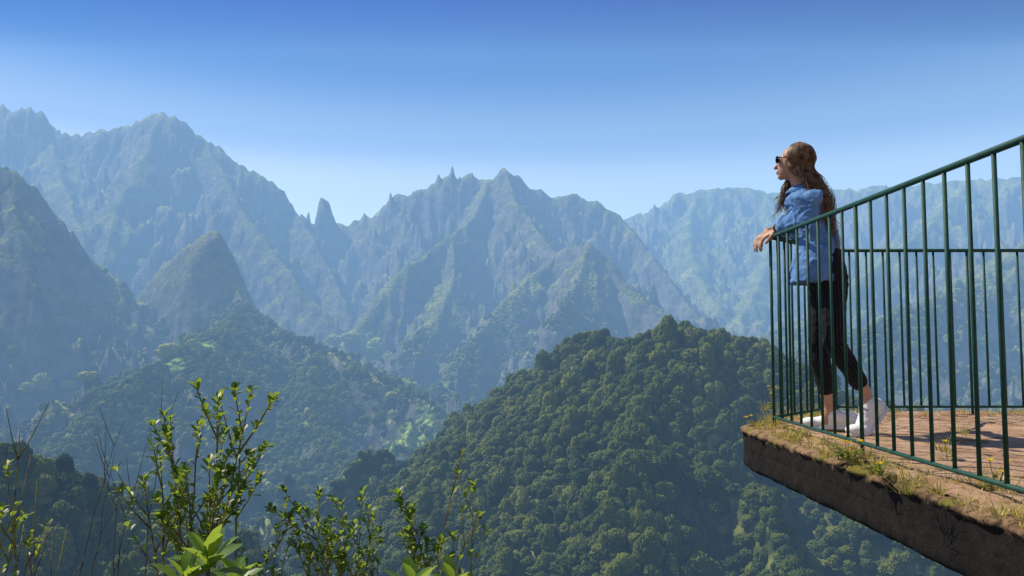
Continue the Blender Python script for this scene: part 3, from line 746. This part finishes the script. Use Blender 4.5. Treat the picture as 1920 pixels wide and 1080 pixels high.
# ------------------------------------------------------------------ forest
def crown_mesh(seed, flat):
    bm = bmesh.new(); bmesh.ops.create_icosphere(bm, subdivisions=5, radius=1)
    off = V((seed*13.7, seed*3.1, seed*7.7))
    for v in bm.verts:
        n = v.co.normalized()
        r = .90 + .30*(1-2*abs(mnoise.noise(n*1.5+off))) + .30*(1-2*abs(mnoise.noise(n*3.7+off))) + .24*mnoise.noise(n*9+off) + .18*mnoise.noise(n*20+off)
        v.co = V((n.x*r, n.y*r, n.z*r*flat + .45))
        if v.co.z < -.2: v.co.z = -.2 + (v.co.z+.2)*.3
    for f in bm.faces: f.material_index = 0
    tube(bm, [(0,0,-1.0),(.03,0,-.4),(0,.02,.2)], [.09,.07,.05], 6, 1)
    me = bpy.data.meshes.new('crown'); bm.to_mesh(me); bm.free(); me.shade_smooth()
    me.materials.append(MAT['crown']); me.materials.append(MAT['trunk']); return me
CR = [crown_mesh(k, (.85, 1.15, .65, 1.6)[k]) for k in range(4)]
def sample(r0, r1, spacing):
    area = .5*(r1*r1-r0*r0)*math.radians(80); n = int(area/spacing**2)
    t = np.radians(rng.uniform(-40, 40, n)); r = np.sqrt(rng.uniform(r0*r0, r1*r1, n)); return t, r
runmax = np.maximum.accumulate(Hh/RG, axis=0)
pts_all = []
for r0, r1, sp, s0, s1, rl_ in ((200,900,3.0,.8,3.6,.45),(900,1500,5.8,1.9,4.7,.45),(1500,2300,10,3.0,5.8,.32)):
    t, r = sample(r0, r1, sp)
    fi = (np.log(r)-math.log(5.0))/(math.log(5450)-math.log(5.0))*(NR-1); fj = (np.degrees(t)+43)/86*(NA-1)
    i = fi.astype(int); j = fj.astype(int); u = fi-i; v = fj-j
    z = (Hh[i,j]*(1-u)+Hh[i+1,j]*u)*(1-v) + (Hh[i,j+1]*(1-u)+Hh[i+1,j+1]*u)*v
    strict = (z+3)/r - runmax[np.maximum(i-2,0),j]
    vis = (z+14)/r > runmax[np.maximum(i-3,0),j]
    keep = vis & (rock[i,j] < rl_ + .2*rng.random(len(r))) & (meadow[i,j] < .12 + .7*rng.random(len(r))**6) & (fbm(r*np.sin(t)/60, r*np.cos(t)/60, 2, 44) > -.75)
    keep &= (rng.random(len(r)) > sst(1900, 2300, r)) & (rng.random(len(r)) < treeok[i,j])
    sc = (s0 + (s1-s0)*rng.random(len(r))**2.0)*(1+.7*rng.random(len(r))**7)
    pts_all.append(np.stack([r*np.sin(t), r*np.cos(t), z, sc, rng.uniform(0,6.28,len(r)), rng.integers(0,4,len(r)), r, strict], -1)[keep])
TR = np.concatenate(pts_all); print('TREES', len(TR))
# the largest in view as things of their own
pxx = 960 + F*TR[:,0]/TR[:,1]; pyy = 635 - F*(TR[:,2]+TR[:,3]*.7)/TR[:,1]
inview = (((pxx > 700) & (pxx < 1375)) | ((pxx > 0) & (pxx < 200))) & (pyy < 1060) & (pyy > 300) & (TR[:,7] > 0)
order = np.argsort(-(TR[:,3]/TR[:,6])*inview)[:300]
mask = np.zeros(len(TR), bool); mask[order] = True
firsts = {}
for k in order:
    x, y, z, sc, rot, var, r, _ = TR[k]; var = int(var)
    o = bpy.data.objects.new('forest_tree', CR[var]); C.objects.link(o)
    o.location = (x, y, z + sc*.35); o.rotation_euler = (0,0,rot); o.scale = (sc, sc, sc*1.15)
    dark = pxx[k] < 420
    o['label'] = 'dark green tree in the shaded wood of the lower left slope' if dark else 'dark green broadleaf tree in the dense forest of the near rounded hill'
    o['group'] = 'trees on the lower left slope' if dark else 'trees on the near forested hill'; o['category'] = 'tree'
    firsts.setdefault(var, o)
RS = TR[~mask]
me = bpy.data.meshes.new('forest'); me.vertices.add(len(RS))
cc = RS[:,:3].copy(); cc[:,2] += RS[:,3]*.2; me.vertices.foreach_set('co', cc.astype(np.float32).reshape(-1))
for an, arr in (('scl', np.stack([RS[:,3]]*3, -1)), ('rot', np.stack([RS[:,4]*0, RS[:,4]*0, RS[:,4]], -1))):
    at = me.attributes.new(an, 'FLOAT_VECTOR', 'POINT'); at.data.foreach_set('vector', arr.astype(np.float32).reshape(-1))
at = me.attributes.new('var', 'INT', 'POINT'); at.data.foreach_set('value', RS[:,5].astype(np.int32))
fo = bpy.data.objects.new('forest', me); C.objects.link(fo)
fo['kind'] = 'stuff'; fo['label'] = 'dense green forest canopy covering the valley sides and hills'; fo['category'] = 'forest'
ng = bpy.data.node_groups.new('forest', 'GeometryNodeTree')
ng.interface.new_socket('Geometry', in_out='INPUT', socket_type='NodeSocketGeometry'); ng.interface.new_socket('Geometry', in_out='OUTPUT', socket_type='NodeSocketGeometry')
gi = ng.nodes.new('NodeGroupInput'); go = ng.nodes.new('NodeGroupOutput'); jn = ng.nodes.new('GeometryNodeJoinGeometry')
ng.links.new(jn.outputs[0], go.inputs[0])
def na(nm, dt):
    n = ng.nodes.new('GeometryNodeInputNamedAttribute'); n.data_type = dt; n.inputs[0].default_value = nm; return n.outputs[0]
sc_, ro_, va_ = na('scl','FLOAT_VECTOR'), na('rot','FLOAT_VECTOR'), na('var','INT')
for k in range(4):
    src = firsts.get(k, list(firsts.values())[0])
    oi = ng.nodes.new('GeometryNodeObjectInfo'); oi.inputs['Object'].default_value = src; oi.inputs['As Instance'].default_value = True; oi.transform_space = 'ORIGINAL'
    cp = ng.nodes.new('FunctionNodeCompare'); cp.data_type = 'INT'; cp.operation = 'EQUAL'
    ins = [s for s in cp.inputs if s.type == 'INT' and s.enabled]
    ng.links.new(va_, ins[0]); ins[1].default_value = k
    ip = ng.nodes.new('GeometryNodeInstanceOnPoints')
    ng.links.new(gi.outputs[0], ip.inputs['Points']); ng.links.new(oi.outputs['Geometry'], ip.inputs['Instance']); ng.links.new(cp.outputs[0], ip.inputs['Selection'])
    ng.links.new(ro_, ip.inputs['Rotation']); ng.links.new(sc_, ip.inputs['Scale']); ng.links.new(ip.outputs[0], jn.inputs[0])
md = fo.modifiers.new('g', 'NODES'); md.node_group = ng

# bright trees
BC = [c.copy() for c in CR]
for c in BC: c.materials[0] = MAT['brightcrown']
for px, py, s, lab in ((318,672,16,'large bright yellow green tree on the ridge below the pointed peak'),(362,662,10,'small bright tree right of the large one on the ridge below the pointed peak'),
        (78,736,14,'bright yellow green tree in the shaded valley at the far left'),(165,732,14,'bright yellow green tree in the left valley beside the dark cliff foot'),(50,742,10,'smaller bright tree at the left end of the left valley row'),(128,735,10,'small bright tree between the two larger ones in the left valley'),
        (628,652,13,'bright tree at the upper end of the forested ridge in mid valley'),(655,648,12,'bright tree highest on the sunlit ridge in mid valley'),(705,668,13,'bright tree farther down the sunlit ridge in mid valley'),(735,750,9,'lone bright tree on the slope above the valley road')):
    q = hit(px, py)
    if q is None: continue
    o = bpy.data.objects.new('bright_tree', random.choice(BC)); C.objects.link(o); s *= q.y/1500
    o.location = q + V((0,0,s*.4)); o.scale = (s*1.2, s, s*.8); o.rotation_euler = (0,0,random.uniform(0,6)); o['label'] = lab; o['category'] = 'tree'

# house and road in the valley
q = hit(738, 874)
if q:
    h = empty('house', q + V((0,0,1)), 'low building with blue grey roof beside the road on the valley floor', 'building'); h.rotation_euler = (0,0,.12); h.scale = (.75,.75,.7)
    bm = bmesh.new(); bmesh.ops.create_cube(bm, size=1, matrix=Matrix.Translation((0,0,2)) @ Matrix.Diagonal((30,10,8,1))); finish('wall', bm, MAT['wall'], h, False)
    bm = bmesh.new(); vs = [bm.verts.new(v) for v in ((-15.8,-5.8,6.05),(15.8,-5.8,6.05),(15.8,5.8,6.05),(-15.8,5.8,6.05),(-13,0,9.5),(13,0,9.5))]
    for f in ((0,1,5,4),(1,2,5),(2,3,4,5),(3,0,4),(3,2,1,0)): bm.faces.new([vs[i] for i in f])
    finish('roof', bm, MAT['roof'], h, False)
    for k in range(5):
        bm = bmesh.new(); bmesh.ops.create_cube(bm, size=1, matrix=Matrix.Translation((-12+6*k,-5.05,3.4)) @ Matrix.Diagonal((2.6,.2,2.2,1))); finish('window', bm, MAT['pane'], h, False)
rp = [hit(x, y) for x, y in ((640,960),(665,938),(682,920),(692,905),(705,888),(718,880),(730,886),(756,884))]
rp = [q for q in rp if q and q.length > 760]
if len(rp) > 2:
    bm = bmesh.new(); prev = None; fine_ = []
    for a, bb in zip(rp, rp[1:]):
        for k in range(8): fine_.append(a.lerp(bb, k/8))
    for a, bb in zip(fine_, fine_[1:]):
        t = (bb-a); t.z = 0; t = t.normalized() if t.length > 0 else V((1,0,0)); s = V((-t.y, t.x, 0))*2.8
        zz = max(hgt(a.x, a.y), hgt(a.x+s.x, a.y+s.y), hgt(a.x-s.x, a.y-s.y)) + .6
        row = (bm.verts.new((a.x+s.x, a.y+s.y, zz)), bm.verts.new((a.x-s.x, a.y-s.y, zz)))
        if prev: bm.faces.new((prev[0], prev[1], row[1], row[0]))
        prev = row
    o = finish('road', bm, MAT['road']); o['kind'] = 'structure'; o['label'] = 'pale narrow road on the valley floor'; o['category'] = 'road'

# ------------------------------------------------------------------ haze
bm = bmesh.new()
prof = [(-110,-650),(13900,-650),(13900,1180),(3100,1180),(-110,200)]
lo = [bm.verts.new((-12000,y,z)) for y, z in prof]; hi = [bm.verts.new((12000,y,z)) for y, z in prof]
bm.faces.new(lo); bm.faces.new(hi[::-1])
for k in range(5): bm.faces.new((lo[k], hi[k], hi[(k+1)%5], lo[(k+1)%5]))
m = bpy.data.materials.new('haze_air'); m.use_nodes = True; nt = m.node_tree; nt.nodes.remove(nt.nodes['Principled BSDF'])
ab = N(nt, 'ShaderNodeVolumeAbsorption', Density=1/7000); ab.inputs['Color'].default_value = (0,0,0,1)
em = N(nt, 'ShaderNodeEmission', Strength=1/2450); em.inputs['Color'].default_value = (.150,.278,.46,1)  # scattered daylight put into the haze as an even glow of its own
ads = N(nt, 'ShaderNodeAddShader'); nt.links.new(ab.outputs[0], ads.inputs[0]); nt.links.new(em.outputs[0], ads.inputs[1])
nt.links.new(ads.outputs[0], nt.nodes['Material Output'].inputs['Volume'])
o = finish('haze', bm, m, None, False); o['kind'] = 'structure'; o['label'] = 'pale blue haze filling the valley air'; o['category'] = 'haze'

# ------------------------------------------------------------------ light, sky, camera
S = V((-.53,.33,.78)).normalized()
sun = bpy.data.lights.new('sun', 'SUN'); sun.energy = 5; sun.angle = math.radians(.5); sun.color = (1,.93,.77)
so = bpy.data.objects.new('sun', sun); C.objects.link(so); so.rotation_euler = S.to_track_quat('Z', 'Y').to_euler()
w = bpy.data.worlds.new('World'); bpy.context.scene.world = w; w.use_nodes = True; nt = w.node_tree
sk = nt.nodes.new('ShaderNodeTexSky'); sk.sky_type = 'NISHITA'; sk.sun_disc = False
sk.sun_elevation = math.asin(S.z); sk.sun_rotation = math.atan2(S.x, S.y)
sk.altitude = 900; sk.air_density = 1.0; sk.dust_density = 1.8; sk.ozone_density = 2.5
tc = nt.nodes.new('ShaderNodeTexCoord'); sp = nt.nodes.new('ShaderNodeSeparateXYZ'); nt.links.new(tc.outputs['Generated'], sp.inputs[0])
rp_ = nt.nodes.new('ShaderNodeValToRGB'); nt.links.new(sp.outputs[2], rp_.inputs[0]); rp_.color_ramp.interpolation = 'EASE'; el = rp_.color_ramp.elements
el[0].position = .14; el[0].color = (1,.72,.46,1); el[1].position = .75; el[1].color = (.20,.26,.36,1)
for ps, cl_ in ((.195,(.90,.66,.50,1)), (.25,(.36,.36,.39,1)), (.335,(0,.12,.32,1)), (.40,(0,.095,.36,1)), (.5,(.05,.13,.32,1))):
    e = el.new(ps); e.color = cl_
tint = mixc(nt, 1.0, sk.outputs[0], rp_.outputs[0], 'MULTIPLY')
sc2 = nt.nodes.new('ShaderNodeVectorMath'); sc2.operation = 'SCALE'; sc2.inputs['Scale'].default_value = 2.0; nt.links.new(tint, sc2.inputs[0])
bg = nt.nodes['Background']; nt.links.new(sc2.outputs[0], bg.inputs[0]); bg.inputs[1].default_value = .12
cam = bpy.data.cameras.new('camera'); cam.lens = 36*F/1920; cam.sensor_width = 36; cam.clip_start = .05; cam.clip_end = 40000
co_ = bpy.data.objects.new('camera', cam); C.objects.link(co_); co_.rotation_euler = (math.pi/2 + A, 0, 0)
sc = bpy.context.scene; sc.camera = co_
sc.view_settings.view_transform = 'Standard'; sc.view_settings.look = 'None'; sc.view_settings.exposure = 0
